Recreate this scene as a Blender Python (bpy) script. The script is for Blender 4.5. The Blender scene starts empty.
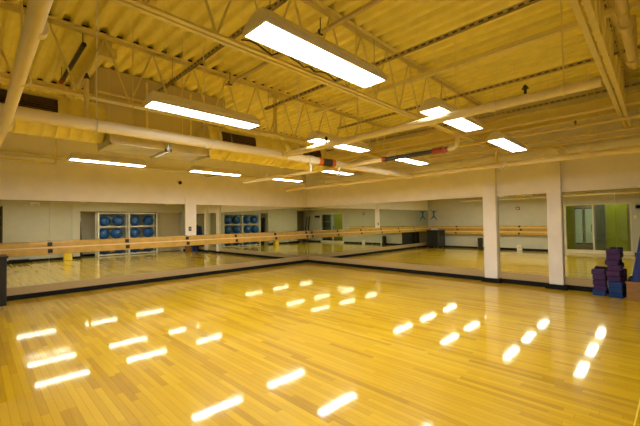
import bpy, math, random
from mathutils import Vector, Matrix
random.seed(7)
PI = math.pi
sc = bpy.context.scene
C = sc.collection

# ---------------------------------------------------------------- camera, world, exposure
W, L, H = 9.60, 9.45, 4.10           # room: mirror walls x=0 and y=0; opposite walls x=W and y=-L; deck height
yaw, pitch, roll = math.radians(44.797), math.radians(1.474), math.radians(-0.903)
F = Vector((-math.sin(yaw)*math.cos(pitch), math.cos(yaw)*math.cos(pitch), math.sin(pitch)))
R = Vector((math.cos(yaw), math.sin(yaw), 0)); U = R.cross(F)
R2 = math.cos(roll)*R + math.sin(roll)*U; U2 = -math.sin(roll)*R + math.cos(roll)*U
cam = bpy.data.objects.new('camera', bpy.data.cameras.new('camera')); C.objects.link(cam)
cam.data.sensor_width = 36; cam.data.lens = 343.95*36/640; cam.data.clip_start = 0.02
M = Matrix((R2, U2, -F)).transposed().to_4x4(); M.translation = Vector((9.438, -8.805, 1.5))
cam.matrix_world = M
sc.camera = cam
wd = bpy.data.worlds.new('world'); sc.world = wd; wd.use_nodes = True
wd.node_tree.nodes['Background'].inputs[0].default_value = (0.9, 0.75, 0.5, 1)
wd.node_tree.nodes['Background'].inputs[1].default_value = 0.05
sc.view_settings.view_transform = 'Standard'; sc.view_settings.look = 'None'
sc.view_settings.gamma = 1; sc.view_settings.use_curve_mapping = False
sc.view_settings.exposure = 0.0
sc.cycles.max_bounces = 12; sc.cycles.glossy_bounces = 8; sc.cycles.diffuse_bounces = 6
LAMP = 31.0

# ---------------------------------------------------------------- materials
def mat(name, col, rough=.6, metal=0, var=0.0, vscale=8, bump=0, bscale=40, coat=0, emit=None, estr=0, coords='Object', stretch=(1,1,1), spec=.5, coatr=.1):
    m = bpy.data.materials.new(name); m.use_nodes = True
    nt = m.node_tree; b = nt.nodes['Principled BSDF']
    b.inputs['Base Color'].default_value = (*col, 1); b.inputs['Roughness'].default_value = rough
    b.inputs['Metallic'].default_value = metal; b.inputs['Coat Weight'].default_value = coat
    b.inputs['Coat Roughness'].default_value = coatr
    b.inputs['Specular IOR Level'].default_value = spec
    if emit:
        b.inputs['Emission Color'].default_value = (*emit, 1); b.inputs['Emission Strength'].default_value = estr
    if var or bump:
        tc = nt.nodes.new('ShaderNodeTexCoord'); mp = nt.nodes.new('ShaderNodeMapping')
        mp.inputs['Scale'].default_value = stretch
        nt.links.new(tc.outputs[coords], mp.inputs[0])
        if var:
            n = nt.nodes.new('ShaderNodeTexNoise'); n.inputs['Scale'].default_value = vscale; n.inputs['Detail'].default_value = 4
            nt.links.new(mp.outputs[0], n.inputs[0])
            r = nt.nodes.new('ShaderNodeValToRGB')
            r.color_ramp.elements[0].position = .3; r.color_ramp.elements[1].position = .7
            r.color_ramp.elements[0].color = (*[c*(1-var) for c in col], 1)
            r.color_ramp.elements[1].color = (*[min(1, c*(1+var)) for c in col], 1)
            nt.links.new(n.outputs[0], r.inputs[0]); nt.links.new(r.outputs[0], b.inputs['Base Color'])
        if bump:
            n2 = nt.nodes.new('ShaderNodeTexNoise'); n2.inputs['Scale'].default_value = bscale
            nt.links.new(mp.outputs[0], n2.inputs[0])
            bu = nt.nodes.new('ShaderNodeBump'); bu.inputs['Strength'].default_value = bump; bu.inputs['Distance'].default_value = .01
            nt.links.new(n2.outputs[0], bu.inputs['Height']); nt.links.new(bu.outputs[0], b.inputs['Normal'])
    return m

def floor_mat():
    m = bpy.data.materials.new('maple'); m.use_nodes = True; nt = m.node_tree; b = nt.nodes['Principled BSDF']
    at = nt.nodes.new('ShaderNodeAttribute'); at.attribute_name = 'tone'
    r = nt.nodes.new('ShaderNodeValToRGB'); cr = r.color_ramp
    cr.elements[0].position = 0; cr.elements[0].color = (.50, .290, .003, 1)
    cr.elements[1].position = 1; cr.elements[1].color = (.76, .50, .012, 1)
    e = cr.elements.new(.25); e.color = (.64, .390, .004, 1)
    e = cr.elements.new(.7); e.color = (.70, .445, .007, 1)
    tc = nt.nodes.new('ShaderNodeTexCoord'); mp = nt.nodes.new('ShaderNodeMapping'); mp.inputs['Scale'].default_value = (1.2, 22, 1)
    n = nt.nodes.new('ShaderNodeTexNoise'); n.inputs['Scale'].default_value = 3; n.inputs['Detail'].default_value = 6
    nt.links.new(tc.outputs['Object'], mp.inputs[0]); nt.links.new(mp.outputs[0], n.inputs[0])
    ad = nt.nodes.new('ShaderNodeMath'); ad.operation = 'MULTIPLY_ADD'; ad.inputs[1].default_value = .35; 
    nt.links.new(n.outputs[0], ad.inputs[0]); nt.links.new(at.outputs['Fac'], ad.inputs[2])
    sb = nt.nodes.new('ShaderNodeMath'); sb.operation = 'SUBTRACT'; sb.inputs[1].default_value = .175
    nt.links.new(ad.outputs[0], sb.inputs[0]); nt.links.new(sb.outputs[0], r.inputs[0])
    nt.links.new(r.outputs[0], b.inputs['Base Color'])
    b.inputs['Roughness'].default_value = .38
    b.inputs['Coat Weight'].default_value = 1.0; b.inputs['Coat Roughness'].default_value = .06; b.inputs['Coat IOR'].default_value = 1.42; b.inputs['Specular IOR Level'].default_value = .2
    n2 = nt.nodes.new('ShaderNodeTexNoise'); n2.inputs['Scale'].default_value = 2.2; n2.inputs['Detail'].default_value = 2
    nt.links.new(tc.outputs['Object'], n2.inputs[0])
    bu = nt.nodes.new('ShaderNodeBump'); bu.inputs['Strength'].default_value = .15; bu.inputs['Distance'].default_value = .003
    nt.links.new(n2.outputs[0], bu.inputs['Height']); nt.links.new(bu.outputs[0], b.inputs['Coat Normal'])
    return m

MAPLE = floor_mat()
SUB = mat('subfloor', (.12, .06, .015), .8)
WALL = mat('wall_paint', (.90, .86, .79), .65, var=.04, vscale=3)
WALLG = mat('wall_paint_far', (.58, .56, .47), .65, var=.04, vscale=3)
DECK = mat('deck_paint', (.93, .83, .23), .7, var=.06, vscale=6, bump=.25, bscale=60)
STEEL = mat('painted_steel', (.80, .70, .30), .5, var=.05, vscale=9)
PIPE = mat('painted_pipe', (.80, .68, .36), .38, var=.04, vscale=7)
WHITEPIPE = mat('white_pipe', (.86, .76, .55), .3, var=.03, vscale=5)
DUCT = mat('duct_paint', (.86, .75, .25), .42, var=.1, vscale=6)
GALV = mat('galvanised_sheet', (.80, .78, .68), .3, metal=1, var=.12, vscale=5)
DARKSTEEL = mat('grey_strut', (.56, .47, .23), .5)
GRILLE = mat('grille_slat', (.14, .09, .035), .6)
SLOT = mat('slot_brown', (.10, .075, .03), .8)
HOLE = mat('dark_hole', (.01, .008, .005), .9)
BLACK = mat('black_rubber', (.010, .010, .010), .8, spec=.2, var=.2, vscale=20)
BLACKM = mat('black_paint', (.018, .017, .018), .4)
MIRROR = mat('mirror_silver', (.72, .75, .62), 0.0, metal=1)
TAN = mat('tan_trim', (.48, .36, .17), .6, var=.08, vscale=60)
RAIL = mat('rail_wood', (.60, .38, .075), .32, var=.14, vscale=7, stretch=(1, 1, 1), coat=.4)
RAILLIT = mat('rail_highlight', (.88, .70, .36), .3, coat=.5)  # pale tone painting the light along the rail tops
RAILD = mat('rail_wood_dark', (.50, .28, .03), .4, var=.14, vscale=7, coat=.3)
FIXT = mat('fixture_body', (.86, .80, .66), .45)
LENS = mat('lamp_lens', (1, 1, 1), .5, emit=(1.0, .98, .95), estr=LAMP)
DECKFILL = mat('deck_fill_glow', (1, 1, 1), .5, emit=(1.0, .97, .90), estr=3.2)  # glow of the added strips that brighten the deck
RED = mat('red_paint', (.30, .045, .02), .45)
ORANGE = mat('orange_red_band', (.65, .14, .02), .45)
PURPLE = mat('purple_foam', (.06, .022, .11), .8, var=.15, vscale=30)
PURPLE2 = mat('purple_foam_dull', (.075, .03, .12), .8, var=.15, vscale=30)
BLUEF = mat('blue_foam', (.010, .05, .22), .8, var=.15, vscale=30)
MAT_B = mat('blue_vinyl', (.014, .035, .2), .5, var=.1, vscale=10)
BALL = mat('blue_ball', (.012, .09, .34), .3)
RACK = mat('rack_wood', (.92, .90, .80), .5)
CRATE = mat('crate_wood', (.36, .19, .06), .6, var=.15, vscale=9, stretch=(1, 1, 6))
CURT = mat('curtain_fabric', (.56, .50, .36), .9)
GREEN = mat('green_panel', (.42, .46, .015), .55, var=.1, vscale=3)
PALE = mat('pale_panel', (.55, .62, .45), .35, emit=(.75, .9, .65), estr=.12)
GREYP = mat('dark_grey_panel', (.10, .12, .08), .4)
GLASS = mat('door_glass', (.9, .97, .9), 0.0); GLASS.node_tree.nodes['Principled BSDF'].inputs['Transmission Weight'].default_value = 1.0
FRAME = mat('frame_cream', (.74, .66, .48), .45)
WHITE = mat('white_plastic', (.82, .80, .72), .45)
YELLOW = mat('yellow_plastic', (.85, .62, .02), .45)
BLUED = mat('blue_decal', (.03, .20, .42), .6)
CORR = mat('corridor_paint', (.45, .40, .28), .7)
CHROME = mat('steel_bright', (.7, .68, .62), .25, metal=1)

# ---------------------------------------------------------------- mesh helpers
class MB:
    def __init__(s): s.v = []; s.f = []; s.sm = []
    def add(s, vs, fs, smooth=False):
        o = len(s.v); s.v += [tuple(v) for v in vs]; s.f += [tuple(i+o for i in f) for f in fs]; s.sm += [smooth]*len(fs); return s
    def box(s, x0, x1, y0, y1, z0, z1):
        vs = [(x, y, z) for z in (z0, z1) for y in (y0, y1) for x in (x0, x1)]
        return s.add(vs, [(0,2,3,1),(4,5,7,6),(0,1,5,4),(2,6,7,3),(0,4,6,2),(1,3,7,5)])
    def bbox(s, x0, x1, y0, y1, z0, z1, b=.005):
        # box with chamfered vertical and top edges
        def ring(z, i): return [(x0+i, y0, z), (x1-i, y0, z), (x1, y0+i, z), (x1, y1-i, z), (x1-i, y1, z), (x0+i, y1, z), (x0, y1-i, z), (x0, y0+i, z)]
        def inner(z): return [(x0+b*1.6, y0+b, z), (x1-b*1.6, y0+b, z), (x1-b, y0+b*1.6, z), (x1-b, y1-b*1.6, z), (x1-b*1.6, y1-b, z), (x0+b*1.6, y1-b, z), (x0+b, y1-b*1.6, z), (x0+b, y0+b*1.6, z)]
        rs = [inner(z0), ring(z0+b, b), ring(z1-b, b), inner(z1)]
        vs = [p for r in rs for p in r]; fs = [tuple(range(7, -1, -1)), tuple(range(24, 32))]
        for k in range(3):
            for i in range(8): fs.append((k*8+i, k*8+(i+1) % 8, (k+1)*8+(i+1) % 8, (k+1)*8+i))
        return s.add(vs, fs)
    def tube(s, a, b, r, n=12, r2=None, cap=True, smooth=True):
        a = Vector(a); b = Vector(b); d = (b-a).normalized(); r2 = r if r2 is None else r2
        u = d.orthogonal().normalized(); w = d.cross(u)
        vs = []; 
        for p, rr in ((a, r), (b, r2)):
            for i in range(n):
                t = 2*PI*i/n; vs.append(p+u*math.cos(t)*rr+w*math.sin(t)*rr)
        s.add(vs, [(i, (i+1) % n, n+(i+1) % n, n+i) for i in range(n)], smooth)
        if cap:
            s.add(vs[:n], [tuple(range(n-1, -1, -1))]); s.add(vs[n:], [tuple(range(n))])
        return s
    def path(s, pts, r, n=8):
        pts = [Vector(p) for p in pts]; u = None; vs = []
        for i, p in enumerate(pts):
            d = (pts[min(i+1, len(pts)-1)]-pts[max(i-1, 0)]).normalized()
            u = d.orthogonal().normalized() if u is None else (u-d*u.dot(d)).normalized()
            w = d.cross(u)
            for k in range(n):
                t = 2*PI*k/n; vs.append(p+u*math.cos(t)*r+w*math.sin(t)*r)
        fs = []
        for i in range(len(pts)-1):
            for k in range(n): fs.append((i*n+k, i*n+(k+1) % n, (i+1)*n+(k+1) % n, (i+1)*n+k))
        s.add(vs, fs, True); s.add(vs[:n], [tuple(range(n-1, -1, -1))]); s.add(vs[-n:], [tuple(range(n))]); return s
    def bar(s, a, b, w, h):
        # rectangular bar from a to b, w sideways, h upward-ish
        a = Vector(a); b = Vector(b); d = (b-a).normalized()
        up = Vector((0, 0, 1)) if abs(d.z) < .9 else Vector((1, 0, 0))
        sd = d.cross(up).normalized(); up = sd.cross(d)
        vs = [p+sd*sx*w/2+up*sz*h/2 for p in (a, b) for sx, sz in ((-1,-1),(1,-1),(1,1),(-1,1))]
        return s.add(vs, [(3,2,1,0),(4,5,6,7),(0,1,5,4),(1,2,6,5),(2,3,7,6),(3,0,4,7)])
    def lathe(s, c, prof, n=24, axis=2):
        vs = []
        for r, h in prof:
            for i in range(n):
                t = 2*PI*i/n; p = [r*math.cos(t), r*math.sin(t), h]
                if axis == 1: p = [p[0], p[2], p[1]]
                if axis == 0: p = [p[2], p[0], p[1]]
                vs.append((c[0]+p[0], c[1]+p[1], c[2]+p[2]))
        fs = []
        for k in range(len(prof)-1):
            for i in range(n): fs.append((k*n+i, k*n+(i+1) % n, (k+1)*n+(i+1) % n, (k+1)*n+i))
        return s.add(vs, fs, True)
    def sphere(s, c, r, nu=20, nv=12):
        pr = [(max(1e-4, r*math.sin(PI*k/nv)), -r*math.cos(PI*k/nv)) for k in range(nv+1)]
        return s.lathe(c, pr, nu)
    def prism(s, poly, ax, a, b):
        n = len(poly)
        def P(p, t): return {0: (t, p[0], p[1]), 1: (p[0], t, p[1]), 2: (p[0], p[1], t)}[ax]
        vs = [P(p, a) for p in poly]+[P(p, b) for p in poly]
        return s.add(vs, [tuple(range(n-1, -1, -1)), tuple(range(n, 2*n))]+[(i, (i+1) % n, n+(i+1) % n, n+i) for i in range(n)])
    def mesh(s, name, m):
        me = bpy.data.meshes.new(name); me.from_pydata(s.v, [], s.f); me.materials.append(m)
        me.polygons.foreach_set('use_smooth', s.sm); me.update()
        import bmesh
        bm = bmesh.new(); bm.from_mesh(me); bmesh.ops.recalc_face_normals(bm, faces=bm.faces); bm.to_mesh(me); bm.free()
        return me
def obj(name, mb, m, parent=None, loc=None):
    """loc: shift the mesh so that the object's origin sits at loc (world) """
    o = bpy.data.objects.new(name, mb.mesh(name, m)); C.objects.link(o)
    if parent is not None:
        o.parent = parent
        off = world_loc(parent)
        o.data.transform(Matrix.Translation(-off)) if off.length else None
    return o
def world_loc(o):
    v = Vector((0, 0, 0))
    while o is not None: v += o.location; o = o.parent
    return v
def tag(o, label, cat, group=None):
    o['label'] = label; o['category'] = cat
    if group: o['group'] = group
    return o
def thing(name, label, cat, loc=(0, 0, 0), group=None):
    o = bpy.data.objects.new(name, None); C.objects.link(o); o.location = loc; o.empty_display_size = .1
    return tag(o, label, cat, group)
def single(name, mb, m, label, cat, group=None):
    return tag(obj(name, mb, m), label, cat, group)
def struct(name, mb, m, parent=None):
    o = obj(name, mb, m, parent)
    if parent is None: o['kind'] = 'structure'
    return o
def copy_tree(o, parent=None):
    c = o.copy(); C.objects.link(c); c.parent = parent
    for ch in list(o.children): copy_tree(ch, c)
    return c

# ---------------------------------------------------------------- room shell
DX = 10.55                               # back of the recesses behind wall x=W
fl = MB(); fl.box(-.3, DX+.1, -L-.3, .3, -.2, -.022); floor = struct('floor', fl, SUB)
flc = MB(); flc.box(5.6, DX+.1, -L-2.2, -L-.3, -.2, 0); struct('floor_corridor', flc, mat('corridor_floor', (.55, .38, .14), .4))

# maple strips run along X
PW = .0572
def fplank(mb, x0, x1, y0, y1):
    g = .0006; t0 = random.uniform(-1, 1)*.00006; t1 = random.uniform(-1, 1)*.00006
    a, b, c, d = x0+g, x1-g, y0+g, y1-g
    mb.add([(a, c, -.02), (b, c, -.02), (b, d, -.02), (a, d, -.02), (a, c, t0), (b, c, t0), (b, d, t1), (a, d, t1)],
           [(0,3,2,1),(4,5,6,7),(0,1,5,4),(1,2,6,5),(2,3,7,6),(3,0,4,7)])
planks = []
y = -L; 
while y < -0.001:
    y1 = min(y+PW, 0); x = 0.0 - random.uniform(0, .9)
    while x < DX:
        x1 = x+random.uniform(.45, 1.5)
        xa, xb = max(x, 0), min(x1, DX)
        if xb-xa > .03 and xa < DX:
            if not (xa > W and False): planks.append((xa, xb, y, y1, random.random()))
        x = x1
    y += PW
def view(p):
    d = Vector((*p, 0))-Vector((9.438, -8.805, 1.5)); z = d.dot(F)
    if z < .3: return None
    return 320+343.95*d.dot(R2)/z, 213-343.95*d.dot(U2)/z, z
def score(p):
    q = view(((p[0]+p[1])/2, (p[2]+p[3])/2))
    if q is None or not (-20 < q[0] < 660 and q[1] < 440): return 1e9
    return q[2]
planks.sort(key=score)
def tone_attr(o, vals):
    a = o.data.attributes.new('tone', 'FLOAT', 'FACE'); a.data.foreach_set('value', vals)
for p in planks[:300]:
    mb = MB(); fplank(mb, *p[:4]); o = obj('floor_plank', mb, MAPLE, floor); tone_attr(o, [p[4]]*6)
mb = MB(); tv = []
for p in planks[300:]: fplank(mb, *p[:4]); tv += [p[4]]*6
o = obj('floor_planks', mb, MAPLE, floor); o['kind'] = 'stuff'; tone_attr(o, tv)

# walls
mb = MB(); mb.box(-.2, 0, -L-.2, .2, -.02, H+.2); struct('wall_left', mb, WALL)
mb = MB(); mb.box(0, DX, 0, .2, -.02, H+.2); struct('wall_back', mb, WALL)
mb = MB()                                  # wall x=W: niche with camera, wall piece, opening with racks, pier
mb.box(W, W+.95, -7.97, -5.40, -.02, H+.2)
mb.box(W, W+.95, -.55, 0, -.02, H+.2)
mb.box(W, W+.95, -5.40, -.55, 2.16, H+.2)
mb.box(W, W+.95, -L, -7.97, 2.35, H+.2)
mb.box(DX, DX+.12, -L, 0, -.02, H+.2)
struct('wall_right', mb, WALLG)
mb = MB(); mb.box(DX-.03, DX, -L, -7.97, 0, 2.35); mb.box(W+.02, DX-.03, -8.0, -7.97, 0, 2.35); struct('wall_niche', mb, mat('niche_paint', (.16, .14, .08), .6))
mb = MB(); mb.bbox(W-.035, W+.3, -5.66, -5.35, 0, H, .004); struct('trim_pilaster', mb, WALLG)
DX0, DX1, DZ = 6.42, 8.60, 2.08
mb = MB()
mb.box(0, DX0, -L-.2, -L, -.02, H+.2); mb.box(DX1, DX, -L-.2, -L, -.02, H+.2)
mb.box(DX0, DX1, -L-.2, -L, DZ, H+.2)
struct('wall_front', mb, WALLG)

# steel roof deck: trapezoid flutes running along X
mb = MB(); per = .2032; prof = []
k = 0; yy = -L-.1
while yy < .1:
    prof += [(yy, H), (yy+.07, H), (yy+.082, H+.008), (yy+.104, H+.06), (yy+.118, H+.074), (yy+.168, H+.074), (yy+.181, H+.06), (yy+.195, H+.008)]; yy += per
n = len(prof)
vs = [(-.1, a, z) for a, z in prof]+[(DX, a, z) for a, z in prof]
mb.add(vs, [(i, i+1, n+i+1, n+i) for i in range(n-1)], True)
mb.box(-.1, DX, -L-.1, .2, H+.09, H+.2)
struct('ceiling', mb, DECK)

# baseboards
mb = MB(); mb.bbox(0, .035, -L, 0, 0, .10, .004); struct('baseboard_left', mb, BLACK)
mb = MB(); mb.bbox(0.035, 6.30, -.035, 0, 0, .10, .004); mb.bbox(6.30, 6.73, -.17, 0, 0, .10, .004); mb.bbox(6.73, 7.62, -.035, 0, 0, .10, .004)
mb.bbox(7.62, 8.01, -.17, 0, 0, .10, .004); mb.bbox(8.01, W, -.035, 0, 0, .10, .004); struct('baseboard_back', mb, BLACK)
mb = MB(); mb.box(W-.02, W, -7.97, -5.67, 0, .1); mb.box(W-.06, W, -5.69, -5.33, 0, .1); mb.box(W-.02, W, -.55, -.04, 0, .1); mb.box(DX-.02, DX, -5.35, -2, 0, .1); struct('baseboard_right', mb, BLACK)
mb = MB(); mb.box(.035, DX0-.05, -L, -L+.02, 0, .1); mb.box(DX1+.05, DX, -L, -L+.02, 0, .1); struct('baseboard_front', mb, BLACK)
# tan strips between baseboard and mirrors
mb = MB(); mb.box(0, .018, -L, 0, .10, .255); struct('trim_left', mb, TAN)
mb = MB()
for a, b in ((.018, 6.37), (6.665, 7.69), (7.945, W)): mb.box(a, b, -.018, 0, .10, .255)
struct('trim_back', mb, TAN)
# columns engaged in the mirror wall
for nm, a, b in (('trim_column', 6.37, 6.665), ('trim_column', 7.69, 7.945)):
    mb = MB(); mb.bbox(a, b, -.12, 0, 0, 2.98, .006); struct(nm, mb, WALL)
# strip between the left mirrors
mb = MB(); mb.bbox(0, .03, -4.65, -4.335, 1.05, 2.25, .003); struct('trim_pier', mb, WALL)

# ---------------------------------------------------------------- mirrors (each panel a part)
def mirror(label, axis, cuts, low=None):
    base = (0, cuts[0], .255) if axis == 0 else (cuts[0], 0, .255)
    t = thing('wall_mirror', label, 'mirror', base)
    if low: mb = MB(); mb.box(0.001, .008, low[0]+.0012, low[1]-.0012, .257, 1.05); obj('mirror_panel', mb, MIRROR, t)
    for a, b in zip(cuts[:-1], cuts[1:]):
        mb = MB(); g = .0012
        if axis == 0: mb.box(0.001, .008, a+g, b-g, .257, 2.05)
        else: mb.box(a+g, b-g, -.008, -.001, .257, 2.05)
        obj('mirror_panel', mb, MIRROR, t)
mirror('long wall mirror on the left wall from the black cabinet to the outlet pier', 0, [-9.44, -9.15, -7.65, -6.15, -4.65], (-4.65, -4.335))
mirror('wall mirror on the left wall between the outlet pier and the room corner', 0, [-4.335, -3.11, -1.59, -.009])
mirror('widest wall mirror, on the back wall from the room corner to the first column', 1, [.009, 1.5, 3.0, 4.5, 6.37])
mirror('narrow wall mirror between the two cream columns of the back wall', 1, [6.665, 7.69])
mirror('wall mirror right of the second column, behind the stacked foam blocks', 1, [7.945, 8.8, W-.01])

# ---------------------------------------------------------------- ballet barres
def barre(label, axis, sgn, wallpos, a, b, rows, brs, seams):
    """rows: (z0,z1,out,mat) planks stepping outwards; brs: bracket positions"""
    base = (0, a, rows[-1][0]) if axis == 0 else (a, wallpos, rows[-1][0])
    t = thing('ballet_barre', label, 'barre', base)
    for z0, z1, out, m, zt in rows:
        for s0, s1 in zip(seams[:-1], seams[1:]):
            d0 = wallpos; d1 = wallpos+sgn*out; r = min(.02, (z1-z0)/3)
            inn = wallpos+sgn*max(.0, out-.045)
            q = min(out*.5, .05, (z1-z0)*.45)
            poly = [(inn, z0), (d1-sgn*.008, z0), (d1, z0+.01)]+[(d1-sgn*q*(1-math.cos(a)), z1-q+q*math.sin(a)) for a in (0, .3, .6, .95, 1.25, PI/2)]+[(inn, z1)]
            if axis == 0 and inn > .1: poly = [(wallpos+.06, z0)]+poly[1:-1]+[(wallpos+.06, z1)]
            mb = MB()
            if axis == 0: mb.prism(poly, 1, s0+.001, s1-.001)
            else:
                mb.prism(poly, 0, s0+.001, s1-.001)
            obj('rail', mb, m, t)
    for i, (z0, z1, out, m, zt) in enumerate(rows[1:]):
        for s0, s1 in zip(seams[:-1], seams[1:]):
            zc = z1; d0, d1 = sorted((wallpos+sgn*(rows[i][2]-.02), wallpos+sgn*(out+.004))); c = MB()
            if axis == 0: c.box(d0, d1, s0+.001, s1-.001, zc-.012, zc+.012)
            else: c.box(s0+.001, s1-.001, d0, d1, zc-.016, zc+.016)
            o = obj('rail_highlight_strip', c, RAILLIT, t); o['label'] = 'pale strip painted as the lit top edge of the rail'  # pale strip stands for light caught on the rounded rail top
    for p in brs:
        br = MB(); 
        for i, (z0, z1, out, m, zt) in enumerate(rows):
            d1 = wallpos+sgn*(out+.006); w = .042
            zc = (z0+z1)/2; hh = .042
            q = p+(.07 if i == 1 and len(rows) == 3 else 0)
            if axis == 0: br.box(min(wallpos, d1), max(wallpos, d1), q-w, q+w, zc-hh, zc+hh)
            else: br.box(q-w, q+w, min(wallpos, d1), max(wallpos, d1), zc-hh, zc+hh)
        if axis == 0: br.box(min(wallpos, wallpos+sgn*.05), max(wallpos, wallpos+sgn*.05), p-.02, p+.02, rows[-1][0]-.01, rows[0][1]+.01)
        else: br.box(p-.02, p+.02, min(wallpos, wallpos+sgn*.02), max(wallpos, wallpos+sgn*.02), rows[-1][0]-.01, rows[0][1]+.01)
        obj('bracket', br, BLACKM, t)
BR = [-7.65, -6.15, -4.64, -3.11, -1.59, -.15]
barre('long honey-coloured wooden barre along the left mirrors', 0, 1, .012, -9.2, -.02,
      [(1.045, 1.175, .10, RAIL, 0), (.895, 1.043, .155, RAIL, 0)], BR, [-9.2, -7.65, -4.64, -1.59, -.02])
barre('double wooden barre on the plain front wall, seen only in the back mirror', 1, 1, -L, .05, 5.85,
      [(1.07, 1.17, .05, RAIL, 0), (.885, 1.068, .10, RAILD, 0), (.73, .883, .15, RAIL, 0)], [1.64, 4.65], [.05, 1.64, 4.65, 5.85])

# ---------------------------------------------------------------- lights
def make_light():
    t = thing('ceiling_light', '', 'light', (0, 0, 2.63))
    mb = MB(); hw, tw, hl = .118, .05, .605
    # tapered steel body, open underneath
    v = []
    for yy, sh in ((-hl, .03), (hl, -.03)):
        v += [(-hw, yy, .022), (-hw, yy, .035), (-tw, yy+sh, .12), (tw, yy+sh, .12), (hw, yy, .035), (hw, yy, .022)]
    v = [(a, b, c+2.63) for a, b, c in v]
    mb.add(v, [(0,1,2,3,4,5)[::-1], (6,7,8,9,10,11), (0,1,7,6), (1,2,8,7), (2,3,9,8), (3,4,10,9), (4,5,11,10), (5,0,6,11)])
    obj('housing', mb, FIXT, t)
    mb = MB(); mb.box(-hw, -hw+.014, -hl, hl, 2.625, 2.652); mb.box(hw-.014, hw, -hl, hl, 2.625, 2.652)
    mb.box(-hw+.014, hw-.014, -hl, -hl+.012, 2.625, 2.652); mb.box(-hw+.014, hw-.014, hl-.012, hl, 2.625, 2.652)
    obj('frame', mb, FIXT, t)
    mb = MB(); mb.box(-hw+.014, hw-.014, -hl+.012, hl-.012, 2.632, 2.645)
    obj('lens', mb, LENS, t)
    mb = MB(); mb.box(-.018, .018, -.54, .54, 2.7505, 2.7515); obj('deck_fill_strip', mb, DECKFILL, t)  # hidden glowing strip added on the housing to brighten the deck
    for s in (-1, 1):
        mb = MB(); mb.tube((0, s*.45, 2.75), (0, s*.45, H+.005), .0018, 5)
        mb.box(-.015, .015, s*.45-.015, s*.45+.015, 2.748, 2.762); obj('hanger_rod', mb, STEEL, t)
    return t
light0 = make_light()
LX = [2.25, 4.08, 6.02, 7.77]; LY = [-7.05, -4.90, -2.92]
LB = {(7.77, -7.05): 'largest fluorescent light fixture, hanging nearest the camera at top centre',
 (7.77, -4.90): 'fluorescent fixture right of centre, partly crossed by the long cream pipe',
 (7.77, -2.92): 'small fluorescent fixture farthest right, above the first column',
 (6.02, -7.05): 'long fluorescent fixture hanging over the big white pipe at left',
 (6.02, -4.90): 'fluorescent fixture crossed by the cream pipe just left of picture centre',
 (6.02, -2.92): 'far fluorescent fixture just above the dark pipe with the red coupling',
 (4.08, -7.05): 'fluorescent fixture hidden behind the sheet metal duct transition',
 (4.08, -4.90): 'fluorescent fixture mostly hidden behind the ribbed round duct',
 (4.08, -2.92): 'fluorescent fixture just beyond the open end of the round duct',
 (2.25, -7.05): 'leftmost fluorescent fixture, seen edge-on below the first duct run',
 (2.25, -4.90): 'thin edge-on fluorescent fixture right of the small dome camera',
 (2.25, -2.92): 'edge-on fluorescent fixture near the room corner, low beside the pipes'}
first = True
for lx in LX:
    for ly in LY:
        o = light0 if first else copy_tree(light0); first = False
        o.location = (lx, ly, 2.645); o['label'] = LB[(lx, ly)]; o['group'] = 'fluorescent ceiling fixtures'

# ---------------------------------------------------------------- open-web joists (along Y)
ZB = 3.20
def joist(x, label):
    t = thing('roof_joist', label, 'joist', (x, -L/2, ZB), 'open-web steel roof joists')
    mb = MB()
    for s in (-1, 1):
        mb.box(x+s*.012-.003, x+s*.012+.003, -L, 0, H-.055, H-.001); mb.box(min(x+s*.012, x+s*.075), max(x+s*.012, x+s*.075), -L, 0, H-.007, H-.001)
    obj('top_chord', mb, STEEL, t)
    mb = MB()
    for s in (-1, 1):
        mb.box(x+s*.014-.003, x+s*.014+.003, -L, 0, ZB+.005, ZB+.05); mb.box(min(x+s*.014, x+s*.06), max(x+s*.014, x+s*.06), -L, 0, ZB, ZB+.006)
    obj('bottom_chord', mb, STEEL, t)
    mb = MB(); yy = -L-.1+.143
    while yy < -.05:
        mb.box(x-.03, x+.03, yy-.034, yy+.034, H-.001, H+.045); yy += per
    o = obj('flute_shade', mb, HOLE, t); o['kind'] = 'stuff'  # dark blocks put in as the shade inside the deck flutes
    y = -9.1; k = 0; st = .62
    while y+st < 0:
        for a, b in (((y, ZB+.03), (y+st/2, H-.03)), ((y+st/2, H-.03), (y+st, ZB+.03))):
            mb = MB(); mb.tube((x, a[0], a[1]), (x, b[0], b[1]), .013, 6); obj('web_rod', mb, STEEL, t)
        y += st
joist(1.58, 'cream open-web roof joist nearest the left wall, behind the duct')
joist(4.08, 'cream open-web roof joist whose bottom chord runs just above the round duct')
joist(6.58, 'cream open-web roof joist crossing the picture centre above the white pipe')
joist(9.03, 'cream open-web roof joist at far right with two parallel bottom bars')

t = thing('ceiling_post', 'square cream post between deck and joist right of the long left fixture', 'post', (4.0, -4.55, ZB))
mb = MB(); mb.bbox(3.95, 4.01, -4.58, -4.52, ZB+.01, H-.10, .004); obj('shaft', mb, STEEL, t); mb = MB(); mb.box(3.86, 4.0, -4.64, -4.46, H-.10, H-.005); obj('head_plate', mb, STEEL, t)
mb = MB(); mb.path([(6.62, -7.0+i*.09, 3.262+.03*math.sin(i*1.1)+(.05 if i in (5, 6, 10) else 0)) for i in range(16)], .008, 6)
single('cable', mb, BLACKM, 'black cable draped along the bottom bar of the centre joist by the largest light', 'cable')
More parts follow.
